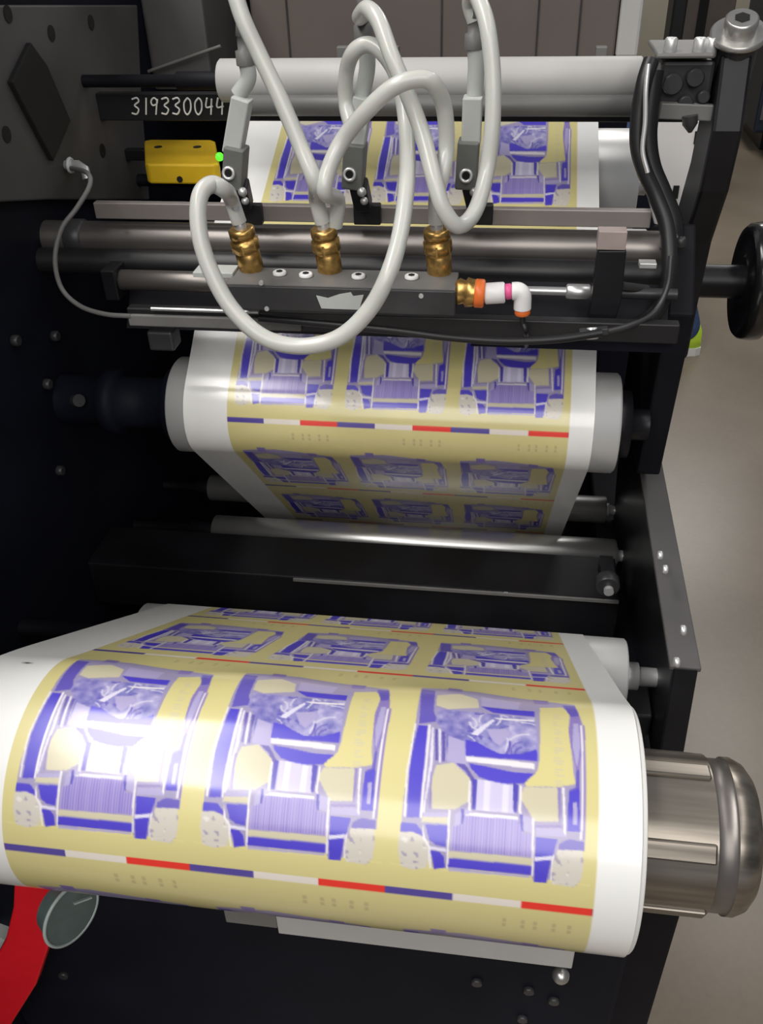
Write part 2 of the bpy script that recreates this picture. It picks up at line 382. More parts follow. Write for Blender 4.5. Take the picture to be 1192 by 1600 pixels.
# chill drum
dr = thing('web_drum', 'large satin steel drum carrying the printed web at mid height', 'roller', (-.1, .72, -.408))
MB().cyl((-.303, .72, -.408), (.1, .72, -.408), .0446, 96, ch=.002).build('drum_shell', M_['drum'], dr)
MB().lathe((.0995, .72, -.408), (.128, .72, -.408), [(0, .03), (.4, .03), (.4, .014), (1, .014)], 32).build('drum_journal', M_['black'], dr)
lj = MB().lathe((-.302, .72, -.408), (-.42, .72, -.408), [(0, .034), (.08, .034), (.09, .024), (.5, .024), (.5, .031), (.62, .031), (.63, .024), (1, .024)], 40).build('drum_journal', M_['navy'], dr)
MB().cyl((-.395, .695, -.395), (-.389, .69, -.392), .006, 12).build('grub_screw', M_['dgrey'], lj)

roller('front_idler_roller', 'long polished steel idler roller crossing in front of the web below the drum', .80, -.6185, .0180, XU(336, .80, -.6185), XU(961, .80, -.6185), M_['idler'], .008, -.42, .138)
roller('rear_idler_roller', 'short visible steel idler roller behind the web at the right', .90, -.628, .0160, -.36, XU(946, .90, -.628), M_['idler'], .007, -.42, .138)
roller('hidden_turn_roller', 'dark idler roller deep behind the crossbeam', .93, -.76, .0292, -.31, .105, M_['steel'], .008, -.42, .138)
roller('deep_turn_roller', 'dark idler roller low inside the press', .80, -.95, .0292, -.31, .105, M_['steel'], .008, -.42, .138)
roller('lower_guide_roller', 'satin silver guide roller feeding the web to the rewind roll', .55, -.55, .0303, -.305, .112, M_['drum'], .0100, -.42, .14)

# crossbeam below the idler
cb = thing('crossbeam', 'wide black crossbeam with a tiny white caption below the steel idler', 'beam', (-.1, .7, -.62))
mb = MB().box(-.42, .122, .68, .745, -.634, -.579); mb.build('beam_body', M_['black'], cb, .0015)
MB().box(-.2, .121, .6775, .6799, -.5825, -.5795).build('beam_edge', M_['mgrey'], cb)
mb = MB()
for k, wd in enumerate([2, 3, 1, 4, 2, 3, 3, 2, 3, 1, 4, 2]):
    u = 744+k*4.3; a = AT(u, 924+.05*k*4, .679)
    mb.box(a.x, a.x+wd*.0006, .6792, .6802, a.z-.0035 if k > 4 else a.z-.0025, a.z)
mb.build('caption', M_['clampw'], cb)
jb = thing('roller_end_clamp', 'small dark clamp hanging below the right end of the idler', 'clamp', AT(950, 925, .72))
a = AT(948, 905, .655)
MB().cyl(a+Vector((0, 0, 0)), a+Vector((0, -.012, 0)), .011, 24, ch=.001).build('clamp_body', M_['dgrey'], jb)
MB().cyl(a+Vector((.001, -.0121, -.002)), a+Vector((.001, -.016, -.002)), .0045, 16).build('screw', M_['silver'], jb)
MB().box(a.x-.006, a.x+.006, a.y, .6796, a.z-.008, a.z+.008).build('clamp_stem', M_['black'], jb)

# ================================================================== WEB PATH
CI = [(.835, -.283, .012, 1), (.72, -.408, .045, 1), (.93, -.76, .03, -1), (.80, -.95, .03, -1), (.550, -.550, .031, 1), (.312, -.425, .065, 1)]
def tang(c1, r1, s1, c2, r2, s2):
    d = np.array(c2)-c1; D = np.hypot(*d); a = math.atan2(d[1], d[0])-math.asin((s2*r2-s1*r1)/D)
    L = np.array([-math.sin(a), math.cos(a)])
    return np.array(c1)-s1*r1*L, np.array(c2)-s2*r2*L, a
def web_path(ds):
    segs = []; prev = (np.array((1.08, -.165)), 0., 1); pa = None
    for y, z, r, s in CI:
        c = np.array([y, z]); P1, P2, a = tang(*prev, c, r, s)
        if pa is not None:
            da = a-pa; sp = prev[2]
            while sp*da < 0: da += sp*2*PI
            while sp*da > 2*PI: da -= sp*2*PI
            segs.append((1, prev, pa, da))
        segs.append((0, P1, P2)); prev = (c, r, s); pa = a
    segs.append((1, prev, pa, prev[2]*5.6))
    out = []
    for sg in segs:
        if sg[0] == 0:
            k = max(1, int(round(np.linalg.norm(sg[2]-sg[1])/ds))); out += [sg[1]+(sg[2]-sg[1])*j/k for j in range(k)]
        else:
            (c, r, s), a0, da = sg[1:]; k = max(1, int(round(abs(da)*r/ds)))
            out += [c-s*r*np.array([-math.sin(a0+da*j/k), math.cos(a0+da*j/k)]) for j in range(k)]
    return np.array(out)
WP = web_path(.0005); WS = np.r_[0, np.cumsum(np.hypot(*np.diff(WP, axis=0).T))]
def rows():
    s = [.055]; lim = WS[-1]
    while s[-1] < lim:
        q = s[-1]
        st = .0011 if q < .34 else .0008 if q < .80 else .004 if q < 1.68 else .0006 if q < 2.24 else .003
        s.append(q+st)
    return np.array(s[:-1])
RS = rows()
RY = np.interp(RS, WS, WP[:, 0]); RZ = np.interp(RS, WS, WP[:, 1])
XS = np.r_[np.linspace(XE0, X0-.0006, 10), np.arange(X0, X0+.3001, .0006), np.linspace(X0+.3012, XE1, 6)]

# ---- the label artwork, drawn into an array in cell coordinates
D=[('lav',[(82,-1241),(390,-1281),(682,-1241),(908,-1186),(939,-976),(945,-696),(945,-316),(771,-141),(715,-136),(701,-171),(298,-161),(232,-151),(210,-241),(63,-316),(66,-481),(71,-611),(76,-761),(84,-891)]),
('blm',[(85,-1206),(161,-1201),(170,-981),(199,-906),(103,-881)]),
('beg',[(176,-1136),(299,-1191),(394,-1146),(406,-1051),(245,-1006),(180,-1031)]),
('pur',[(227,-1301),(304,-1301),(307,-1231),(231,-1221)]),
('lvd',[(411,-1191),(624,-1176),(610,-1086),(419,-1076)]),
('win',[(336,-1006),(694,-1011),(715,-721),(354,-711)]),
('wn2',[(191,-1001),(354,-1006),(354,-711),(262,-676),(246,-831),(186,-906)]),
('blu',[(415,-1066),(695,-1076),(694,-1021),(479,-1021)]),
('wht',[(481,-976),(694,-991),(693,-976),(517,-966)]),
('lvd',[(449,-886),(553,-901),(572,-866),(522,-786),(486,-811)]),
('whi',[(372,-846),(481,-966),(490,-951),(407,-836)]),
('blu',[(348,-806),(409,-796),(454,-771),(524,-741),(626,-751),(706,-786),(707,-721),(354,-716)]),
('wht',[(354,-711),(559,-711),(694,-706),(695,-676),(492,-681),(356,-686)]),
('blu',[(374,-676),(603,-651),(700,-656),(647,-601),(531,-586),(428,-611),(384,-651)]),
('yel',[(724,-1126),(842,-1141),(878,-1076),(866,-916),(882,-691),(894,-621),(821,-601),(664,-586),(647,-601),(708,-666),(719,-721),(723,-896)]),
('pur',[(691,-1246),(774,-1236),(771,-1171),(698,-1171)]),
('blm',[(844,-1171),(911,-1166),(926,-1051),(881,-1041)]),
('pur',[(881,-1041),(930,-1051),(936,-831),(911,-686),(899,-686),(872,-826),(867,-941)]),
('lvd',[(891,-981),(917,-986),(921,-831),(903,-711),(895,-731),(882,-826)]),
('blu',[(862,-576),(913,-616),(919,-401),(859,-396)]),
('blm',[(899,-691),(913,-696),(913,-606),(862,-576),(862,-586),(895,-606)]),
('lvd',[(883,-531),(903,-536),(906,-431),(886,-431)]),
('wht',[(926,-971),(935,-976),(933,-696),(931,-366),(921,-361),(923,-696)]),
('pur',[(939,-976),(947,-976),(945,-696),(944,-366),(934,-366),(936,-696)]),
('blu',[(100,-871),(151,-871),(152,-656),(150,-391),(91,-386),(83,-611),(90,-741)]),
('wht',[(153,-881),(166,-881),(168,-656),(163,-391),(152,-391),(154,-656)]),
('wht',[(81,-881),(91,-881),(83,-721),(77,-611),(83,-386),(73,-391),(66,-611),(75,-721)]),
('dpu',[(188,-856),(204,-856),(219,-676),(206,-676)]),
('dpu',[(224,-846),(242,-841),(254,-676),(240,-671)]),
('whi',[(207,-861),(218,-856),(234,-666),(224,-666)]),
('whi',[(172,-866),(181,-866),(195,-661),(173,-416),(165,-416),(180,-656)]),
('lvd',[(259,-821),(340,-796),(366,-656),(395,-601),(297,-671),(267,-676)]),
('dpu',[(306,-671),(357,-666),(404,-601),(397,-576),(360,-631)]),
('beg',[(213,-651),(297,-671),(383,-601),(382,-486),(322,-446),(210,-436),(194,-571)]),
('pur',[(187,-616),(195,-616),(202,-436),(194,-436)]),
('beg',[(648,-581),(808,-596),(817,-436),(703,-426),(655,-496),(629,-531)]),
('pur',[(811,-596),(822,-596),(826,-431),(817,-431)]),
('wht',[(829,-601),(841,-601),(855,-371),(845,-371)]),
('lgt',[(412,-601),(597,-586),(607,-456),(417,-451)]),
('dbl',[(395,-601),(419,-596),(420,-456),(401,-456)]),
('dbl',[(594,-596),(620,-591),(618,-461),(602,-461)]),
('wht',[(379,-591),(389,-591),(395,-456),(407,-426),(394,-426),(382,-451)]),
('wht',[(627,-591),(637,-586),(637,-471),(649,-436),(639,-436),(626,-466)]),
('lvd',[(355,-451),(405,-446),(403,-351),(320,-361),(324,-421)]),
('lvd',[(632,-451),(694,-441),(697,-371),(648,-381)]),
('dbl',[(351,-451),(365,-451),(368,-381),(352,-376)]),
('dbl',[(632,-456),(646,-456),(652,-376),(639,-376)]),
('gri',[(369,-421),(625,-426),(653,-366),(698,-366),(703,-261),(310,-251),(309,-361),(360,-381)]),
('wht',[(398,-436),(621,-441),(625,-426),(370,-421)]),
('lvd',[(173,-416),(290,-426),(291,-406),(166,-396)]),
('beg',[(166,-396),(291,-406),(293,-376),(160,-371)]),
('pur',[(710,-411),(833,-421),(834,-411),(711,-401)]),
('lvd',[(711,-396),(834,-406),(855,-371),(713,-361)]),
('blu',[(182,-361),(290,-366),(288,-266),(238,-271),(206,-291)]),
('blu',[(210,-241),(261,-236),(280,-216),(290,-161),(236,-146),(225,-211)]),
('whi',[(205,-261),(289,-256),(290,-241),(210,-246)]),
('blu',[(64,-361),(135,-361),(171,-326),(173,-306),(125,-321),(63,-316)]),
('whl',[(59,-311),(121,-321),(173,-301),(206,-281),(211,-226),(198,-151),(132,-131),(72,-146),(56,-236)]),
('blu',[(713,-356),(816,-356),(796,-271),(715,-261)]),
('blu',[(713,-241),(752,-256),(789,-256),(776,-141),(719,-136)]),
('whi',[(712,-261),(792,-276),(789,-256),(713,-241)]),
('blm',[(822,-306),(825,-336),(868,-361),(939,-356),(941,-316)]),
('whl',[(818,-306),(934,-316),(942,-246),(935,-171),(905,-131),(800,-136),(798,-236)]),
('wht',[(289,-441),(299,-441),(306,-161),(295,-161)]),
('wht',[(693,-441),(702,-441),(711,-166),(699,-166)]),
('wht',[(793,-271),(807,-286),(798,-231),(799,-156),(789,-151)]),
('wht',[(169,-366),(186,-296),(213,-261),(223,-151),(213,-151),(201,-256),(172,-296)]),
('beg',[(303,-246),(704,-256),(702,-221),(303,-216)]),
('blu',[(305,-211),(699,-216),(699,-171),(303,-166)]),
('lvd',[(303,-161),(697,-166),(693,-156),(307,-146)])]

CR = {'yel': (206, 196, 136), 'lav': (152, 144, 178), 'lvd': (166, 158, 198), 'blu': (74, 62, 190), 'blm': (96, 84, 176), 'dbl': (72, 62, 170),
      'dpu': (92, 80, 160), 'pur': (132, 116, 178), 'beg': (196, 189, 162), 'win': (140, 136, 190), 'wn2': (134, 128, 186),
      'wht': (222, 217, 222), 'whi': (212, 208, 226), 'lgt': (196, 190, 220), 'gri': (158, 146, 200), 'whl': (200, 194, 184)}
def lin(c):
    c = np.array(c, float)/255.; return np.where(c <= .04045, c/12.92, ((c+.055)/1.055)**2.4)
NU, NV = 400, 640                                       # 0.25 mm texels, v: -160..0 mm before the bar
def inpoly(px, py, poly):
    ins = np.zeros(px.shape, bool); n = len(poly)
    for i in range(n):
        x1, y1 = poly[i]; x2, y2 = poly[(i+1) % n]
        if y1 == y2: continue
        ins ^= ((y1 > py) != (y2 > py)) & (px < (x2-x1)*(py-y1)/(y2-y1)+x1)
    return ins
def make_art():
    uu, vv = np.meshgrid((np.arange(NU)+.5)/NU*1000, (np.arange(NV)+.5)/NV*1600-1600)
    A = np.empty((NV, NU, 3)); A[:] = CR['yel']
    def smooth(n, k):
        g = rng.standard_normal((n[0]//k+2, n[1]//k+2)); yy = np.arange(n[0])/k; xx = np.arange(n[1])/k
        y0 = yy.astype(int); x0 = xx.astype(int); fy = (yy-y0)[:, None]; fx = (xx-x0)[None]
        return (g[y0][:, x0]*(1-fy)*(1-fx)+g[y0+1][:, x0]*fy*(1-fx)+g[y0][:, x0+1]*(1-fy)*fx+g[y0+1][:, x0+1]*fy*fx)
    n0 = smooth((NV, NU), 26); n1 = smooth((NV, NU), 12); n2 = smooth((NV, NU), 6)
    for k, poly in D:
        m = inpoly(uu, vv, poly); c = np.array(CR[k], float)
        A[m] = c
        if k in ('win', 'wn2'):
            d = np.clip(n0*.7+n1*.6+n2*.3, -1.7, 1.7)[..., None]
            mix = A+d*np.array((30, 28, 14)); A[m] = mix[m]
        if k == 'win':
            for q in range(26):
                cx, cy = rng.uniform(330, 690), rng.uniform(-1080, -700); rr = rng.uniform(25, 110); a0 = rng.uniform(0, 6.28); a1 = rng.uniform(.8, 2.2)
                dd = np.hypot(uu-cx, vv-cy*1.0); ang = (np.arctan2(vv-cy, uu-cx)-a0) % 6.28318
                A[m & (np.abs(dd-rr) < rng.uniform(3, 7)) & (ang < a1)] = (198, 194, 214) if q % 2 else (98, 88, 172)
        if k == 'gri':
            st = ((uu/1000*100) % 1.45) < .6
            A[m & st] = (122, 108, 184)
        if k == 'whl':
            A[m & (n2 > 1.0)] = (160, 152, 168); A[m & (n1 > 1.1)] = (216, 212, 206)
        if k == 'lgt':
            A[m & (np.abs(uu-470) < 14)] = (214, 210, 232); A[m & (np.abs(uu-560) < 14)] = (214, 210, 232)
    # illegible faint column of marks on the right of the cab
    for j in range(30):
        v0 = -1050+j*15; c0_ = 785+rng.integers(0, 14); c1_ = c0_+rng.integers(22, 58)
        if j % 4 == 3: continue
        m = (uu > c0_) & (uu < c1_) & (vv > v0) & (vv < v0+7); A[m] = (194, 187, 154)
    # registration bar and tiny marks
    bar = (vv > -22) | (vv < -1578)
    A[bar & (uu < 333)] = (78, 66, 150); A[bar & (uu >= 333) & (uu < 666)] = (222, 214, 206); A[bar & (uu >= 666)] = (226, 48, 38)
    for cx in (590, 680, 740, 830, 905):
        for dy in (-1480, -1440): A[(np.abs(uu-cx) < 9) & (np.abs(vv-dy) < 14)] = (184, 172, 124)
    A[(np.abs(uu-500) < 480) & (np.abs(vv+150-4*n1) < 3)] += 6
    for _ in range(2):
        A = (A+np.roll(A, 1, 0)+np.roll(A, -1, 0)+np.roll(A, 1, 1)+np.roll(A, -1, 1))/5
    return lin(np.clip(A, 0, 255))
ART = make_art()
def phase(s):
    return np.where(s < .32, (s-.257)/.215, np.where(s < 1.2, (s-.472)/.16, np.interp(s, [1.20, 1.627, 1.797, 1.970, 2.1285, 2.40], [-5.6, -3, -2, -1, 0, 1.70])))
def build_web():
    nr, nc = len(RS), len(XS)
    X = np.broadcast_to(XS[None], (nr, nc)); dy = np.gradient(RY, RS); dz = np.gradient(RZ, RS)
    # slight slackness of the film where it lands on the rewind roll
    amp = .0009*np.exp(-((RS-2.012)/.022)**2)[:, None]*np.sin((X-X0)*2*PI/.1+.6)
    Yc = RY[:, None]+amp*(dz)[:, None]*1.0; Zc = RZ[:, None]-amp*(dy)[:, None]*1.0
    co = np.stack([X, np.broadcast_to(Yc, (nr, nc)), np.broadcast_to(Zc, (nr, nc))], -1).reshape(-1, 3)
    ph = phase(RS); fr_ = ph-np.floor(ph)
    U = (XS-X0)/.1; inside = (U >= 0) & (U < 3.0); uf = np.clip(((U-np.floor(U))*NU).astype(int), 0, NU-1)
    vi = np.clip((fr_*NV).astype(int), 0, NV-1)
    C = np.ones((nr, nc, 4)); C[..., :3] = lin((229, 229, 227))
    art = ART[vi][:, uf]; C[:, inside, :3] = art[:, inside]
    # little black register dot on the left margin
    for k in (-1, 0): C[np.abs(RS[:, None]-(2.012+k*.16))+0*X < .0022, 3] = 1
    dot = ((np.abs((RS[:, None]-2.016))/.0018)**2+((X-(X0-.017))/.0022)**2) < 1
    C[dot, :3] = (.02, .02, .02)
    o0 = np.array([(XE0+XE1)/2, .312, -.49])
    me = bpy.data.meshes.new('printed_label_web')
    nv = nr*nc; nf = (nr-1)*(nc-1)
    i = np.arange(nr-1)[:, None]*nc+np.arange(nc-1)[None]
    q = np.stack([i, i+1, i+nc+1, i+nc], -1).reshape(-1)
    me.vertices.add(nv); me.vertices.foreach_set('co', (co-o0).astype('f').ravel())
    me.loops.add(nf*4); me.loops.foreach_set('vertex_index', q.astype('i'))
    me.polygons.add(nf); me.polygons.foreach_set('loop_start', np.arange(0, nf*4, 4, dtype='i'))
    me.update(calc_edges=True)
    me.polygons.foreach_set('use_smooth', np.ones(nf, bool))
    at = me.color_attributes.new('print', 'FLOAT_COLOR', 'POINT'); at.data.foreach_set('color', C.astype('f').ravel())
    me.materials.append(M_['print'])
    o = bpy.data.objects.new('printed_label_web', me); COL.objects.link(o); o.location = (o0[0], o0[1], o0[2]+H); o['_o'] = tuple(float(v) for v in o0)
    return o
web = tag(build_web(), 'glossy web printed with rows of blue and yellow truck labels, wound on front roll', 'label web')
wr = MB().cyl((XE0-.0004, .312, -.425), (XE1+.0028, .312, -.425), .0636, 120, ch=.0008).build('wound_roll', M_['papedge'], web)
mb = MB()
for r in (.0475, .051, .0545, .058, .0612): mb.ring((XE1+.0028, .312, -.425), (1, 0, 0), r, .00035, 96, 5)
mb.build('winding_edges', M_['mgrey'], wr)

# rewind mandrel
mn = thing('rewind_mandrel', 'ridged steel mandrel sticking out of the front roll at the right', 'shaft', (.1, .312, -.47))
MB().lathe((-.42, .312, -.425), (.118, .312, -.425), [(0, .041), (1, .041)], 96).build('mandrel_body', M_['core'], mn)
MB().lathe((.118, .312, -.425), (.128, .312, -.425), [(0, .0400), (.1, .0393), (.9, .0393), (1, .0405)], 96).build('mandrel_groove', M_['shaft'], mn)
e_ = MB().lathe((.128, .312, -.425), (.141, .312, -.425), [(0, .0405), (.3, .0405), (.7, .038), (1, .033)], 96).build('end_collar', M_['core'], mn)
for k in range(6):
    an = k*PI/3+.35; yy = .312+.0385*math.cos(an); zz = -.425+.0385*math.sin(an)
    MB().obox((.078, yy, zz), (.117, yy, zz), .010, .008, (0, -math.sin(an), math.cos(an))).build('expanding_leaf', M_['core'], mn, .001)

# ================================================================== RAIL, SHAFTS, MANIFOLD
y = .75
rz1, rz0 = AT(620, 324, y).z, AT(620, 350, y).z
tag(MB().box(XU(150, y, rz0), XU(1015, y, rz0), y, y+.008, rz0, rz1).build('flat_rail', M_['rail'], None, .0008), 'flat grey metal rail under the air nozzles', 'rail')
y = .762; z = AT(600, 381, y).z
t = thing('support_shaft', 'thick dark steel shaft running just below the flat rail', 'shaft', (-.1, y, z))
MB().cyl((-.42, y, z), (.129, y, z), .0148, 48).build('shaft_bar', M_['shaft'], t)
MB().cyl((XU(108, y, z), y, z), (XU(136, y, z), y, z), .0165, 32, ch=.002).build('shaft_collar', M_['dgrey'], t)
y2 = .742; z2 = AT(600, 419, y2).z
tag(MB().cyl((-.42, y2, z2), (.129, y2, z2), .0112, 40).build('second_shaft', M_['rubber'], None), 'black shaft in the gap under the thick steel shaft', 'shaft')
# thin guide rod behind the manifold
y = .695; z = AT(600, 448, y).z
t = thing('guide_rod', 'slim steel rod passing behind the manifold block', 'rod', (-.1, y, z))
MB().cyl((XU(185, y, z), y, z), (XU(420, y, z), y, z), .0085, 32, ch=.001).build('rod_sleeve', M_['shaft'], t)
MB().cyl((XU(420, y, z)-.001, y, z), (XU(884, y, z), y, z), .0035, 24).build('rod', M_['steel'], t)
MB().cyl((XU(884, y, z), y, z), (XU(922, y, z), y, z), .0062, 24, ch=.0012).build('rod_tip', M_['steel'], t)
MB().box(XU(190, y, z)-.012, XU(190, y, z), y-.012, y+.012, z-.014, z+.012).build('rod_holder', M_['black'], t, .001)
MB().cyl((XU(922, y, z), y, z), (.129, y, z), .0045, 24).build('rod_end', M_['dgrey'], t)

mf = thing('air_manifold', 'grey aluminium air manifold block with brass fittings and a torn grey sticker', 'manifold', AT(525, 490, .63))
ym = .625; zt = AT(525, 450, ym).z; zb = AT(525, 489, ym).z
yb = ATZ(525, 422, zt).y
xa, xb = XU(352, ym, zt), XU(712, ym, zt)
MB().box(xa, xb, ym, yb, zb, zt).build('manifold_block', M_['dgrey'], mf, .0012)
MB().box(xa+.0005, xb-.0005, ym+.0006, yb-.0006, zt, zt+.0008).build('lit_top_face', M_['mgrey'], mf)  # paler skin: light on the block's top put into the colour
MB().box(XU(304, ym+.02, zt), XU(366, ym+.02, zt), ym+.016, ym+.034, zt-.001, zt+.003).build('end_tab', M_['clampw'], mf, .0005)
for u, v in ((437, 428), (478, 431), (560, 433), (643, 434)):
    p = ATZ(u, v, zt+.0012)
    s_ = MB().lathe(p, p+Vector((0, 0, .0022)), [(0, .0052), (.8, .0052), (1, .0046)], 24).build('socket_screw', M_['white'], mf)
    MB().cyl(p+Vector((0, 0, .0020)), p+Vector((0, 0, .0025)), .0026, 6).build('hex_socket', M_['hole'], s_)
pl = [(494, 462), (512, 466), (530, 460), (548, 457), (552, 463), (568, 461), (561, 484), (502, 482)]
MB().extr([AT(u, v, ym-.0006) for u, v in pl], (0, .0007, 0)).build('torn_sticker', M_['clampw'], mf)
for u, v in ((417, 482), (658, 462), (408, 442)):
    p = AT(u, v, ym); MB().cyl(p+Vector((0, -.001, 0)), p+Vector((0, .001, 0)), .0018, 12).build('pin', M_['silver'], mf)
# brass fittings + hose barbs
BR = [((376, 356), (394, 436)), ((505, 356), (516, 438)), ((682, 357), (687, 441))]
barb_top = []
for (u0, v0), (u1, v1) in BR:
    b0 = ATZ(u1, v1-14, zt); a0 = AT(u0, v0, b0.y-.004)
    ax = (a0-b0)
    f = MB().lathe(b0, a0, [(0, .0085), (.05, .0095), (.42, .0095), (.44, .0088), (.50, .0088), (.52, .0108), (.72, .0108), (.74, .0085), (.80, .0085), (.82, .0100), (.97, .0100), (1, .0085)], 24).build('brass_fitting', M_['brass'], mf)
    MB().lathe(b0+ax*.52, b0+ax*.72, [(0, .0112), (1, .0112)], 6, True).build('hex_collar', M_['brass'], f, .0006)
    tip = a0+ax.normalized()*.017
    MB().lathe(a0-ax.normalized()*.001, tip, [(0, .0045), (.4, .0045), (.42, .0038), (1, .0034)], 18).build('hose_barb', M_['silver'], f)
    barb_top.append((a0, tip))

# black backing plate between the manifold and the web
P0, P1 = AT(600, 434, .722), AT(600, 526, .690)
tag(MB().prism([(P0.y, P0.z), (P0.y+.002, P0.z-.001), (P1.y+.002, P1.z), (P1.y, P1.z)], XU(205, .7, -.32), .127).build('backing_plate', M_['blackm'], None), 'black sheet plate behind the manifold block that hides the web', 'plate')
# push-in connector on the manifold end
pc = thing('push_in_connector', 'brass and white plastic elbow connector at the right end of the manifold', 'connector', AT(765, 490, .635))
yc = ym+.012
def ax(u, v, yy=yc): return AT(u, v, yy)
MB().lathe(ax(711, 455), ax(741, 458), [(0, .0075), (.2, .010), (.5, .0085), (.6, .011), (1, .010)], 12).build('brass_nut', M_['brass'], pc)
MB().cyl(ax(741, 458), ax(757, 459), .0105, 24, ch=.001).build('orange_ring', M_['orange'], pc)
MB().cyl(ax(757, 459), ax(789, 457), .0078, 24, ch=.001).build('white_body', M_['white'], pc)
MB().cyl(ax(789, 456), ax(800, 455), .0058, 20, ch=.001).build('pink_ring', M_['pink'], pc)
MB().tube(spline([ax(800, 455), ax(810, 455), ax(816, 462), ax(816, 482)], 6), .0065, 18).build('elbow', M_['white'], pc)
MB().cyl(ax(816, 481), ax(816, 492), .0058, 20, ch=.001).build('orange_collar', M_['orange'], pc)
MB().tube(spline([ax(816, 490), ax(817, 505), ax(822, 520), ax(822, 540, yc+.03)], 6), .0022, 10).build('thin_hose', M_['rubber'], pc)
# lower bar with light edge
y = .655; a = AT(600, 494, y).z; b = AT(600, 523, y).z
lb = thing('lower_bar', 'dark flat bar with a bright worn upper edge below the manifold', 'bar', (-.1, y, b))
MB().box(XU(197, y, a), .128, y, y+.010, b, a).build('bar_body', M_['rubber'], lb, .001)
MB().box(XU(200, y, a), XU(470, y, a), y-.004, y-.0002, b+.002, a-.004).build('worn_strip', M_['mgrey'], lb, .001)
MB().cyl((XU(238, y, a), y-.002, a+.001), (XU(405, y, a), y-.002, a+.001), .0016, 12).build('bright_rod', M_['steel'], lb)
p = pxbox(231, 270, 519, 549, y, .02); g = MB().box(*p).build('end_block', M_['dgrey'], lb, .002)
MB().box(XU(735, y, b), .1275, y+.0102, y+.016, b-.012, b+.005).build('skirt_plate', M_['navy'], lb)
# upright bracket on the right
t = thing('rod_bracket', 'black upright bracket with a square top plate coloured pale as lit near the right end', 'bracket', AT(950, 525, .66))
p = pxbox(934, 979, 362, 391, .668, .012); e_ = MB().box(*p).build('top_plate', M_['pinkish'], t, .0006); e_['label'] = 'pale pinkish grey top plate, its lit tone painted in'  # light falling on the bracket's top is painted into this paler colour
MB().extr([AT(u, v, .668) for u, v in ((934, 392), (979, 392), (971, 470), (955, 522), (915, 522), (926, 455))], (0, .012, 0)).build('bracket_leg', M_['black'], t, .001)
p = pxbox(999, 1026, 412, 420, .70, .01); MB().box(*p).build('silver_clip', M_['silver'], t, .0005)
MB().cyl(AT(970, 447, .685), AT(1010, 452, .70), .0035, 12).build('link_rod', M_['dgrey'], t)

# ================================================================== NOZZLES
NZ = [('leftmost air nozzle, just right of the yellow sensor', [(383, 88), (388, 122), (372, 148)], (379, 152), (364, 238), (370, 228), (366, 292), (357, 271)),
      ('middle air nozzle, below the arched white hose', [(568, 48), (574, 100), (566, 148)], (568, 150), (556, 226), (556, 222), (552, 292), (546, 273)),
      ('rightmost air nozzle, over the third printed lane', [(741, 62), (744, 98), (742, 148)], (739, 150), (736, 224), (733, 218), (728, 292), (728, 275))]
ntop = []
for lab, hook, w0, w1, g0, g1, rc in NZ:
    yn = .728
    p0 = AT(*g1, yn)
    t = thing('air_nozzle', lab+', grey with a ring screw', 'air nozzle', (p0.x, p0.y, p0.z-.03), 'air nozzles clamped to the flat rail')
    MB().tube(spline([AT(u, v, yn+.004) for u, v in hook], 6), .0062, 16).build('inlet_elbow', M_['clampw'], t)
    top = AT(*hook[0], yn+.004)
    ntop.append(top)
    fit = MB().lathe(top+Vector((0, 0, -.006)), top+Vector((0, 0, .022)), [(0, .0072), (.35, .0072), (.38, .005), (.7, .005), (.72, .0058), (1, .0045)], 18).build('inlet_fitting', M_['mgrey'], t)
    MB().obox(AT(*w0, yn), AT(*w1, yn), .0145, .016).build('pale_body', M_['clampw'], t, .0012)
    MB().obox(AT(*g0, yn-.003), AT(*g1, yn-.003), .0165, .020).build('grey_body', M_['clampg'], t, .0014)
    q = AT(*rc, yn-.014)
    MB().ring(q, (0, 1, -.2), .0042, .0014, 20, 8).build('ring_screw', M_['silver'], t)
    MB().cyl(q+Vector((0, .001, 0)), q+Vector((0, -.0005, 0)), .0034, 14).build('screw_socket', M_['hole'], t)
    gu, gv = g1
    MB().obox(AT(gu+8, gv-6, yn-.004), AT(gu+16, gv+30, yn+.010), .014, .014).build('tilt_joint', M_['rubber'], t, .002)
    MB().ball(AT(gu+13, gv+8, yn-.012), .0038, 12).build('joint_screw', M_['silver'], t)
    MB().ball(AT(gu+17, gv+22, yn-.010), .0032, 12).build('joint_screw', M_['silver'], t)
    B = pxbox(gu+0, gu+42, gv+28, gv+60, .742, .0078); MB().box(*B).build('rail_clamp', M_['rubber'], t, .001)

# ================================================================== HOSES
def hose(label, pts, r=.0057, k=12):
    return tag(MB().tube(spline(pts, k), r, 20).build('air_hose', M_['hose'], None, 0), label, 'hose', 'milky white air hoses')
bt = barb_top
def dn(i, f=.25): a, b = bt[i]; return a+(b-a)*f
hose('white hose rising from the middle brass fitting and leaving the frame at the upper left',
     [dn(1), bt[1][1]+Vector((-.002, -.001, .006)), AT(492, 285, .632), AT(468, 225, .642), AT(436, 150, .650), AT(405, 85, .656), AT(378, 25, .66), AT(360, -40, .67), AT(345, -120, .70)])
hose('white hose making the wide low loop between left brass fitting and middle nozzle',
     [dn(0), bt[0][1]+Vector((-.002, -.002, .007)), AT(352, 298, .600), AT(330, 288, .590), AT(312, 308, .580), AT(311, 360, .570), AT(328, 420, .562), AT(362, 482, .555), AT(412, 527, .550), AT(470, 541, .548), AT(530, 527, .550), AT(578, 482, .556), AT(610, 420, .565), AT(628, 350, .595), AT(636, 270, .635), AT(634, 190, .680), AT(622, 125, .698), AT(600, 85, .704), AT(575, 70, .71), AT(552, 82, .712), AT(541, 115, .720), AT(540, 160, .722), AT(548, 196, .712)], k=10)
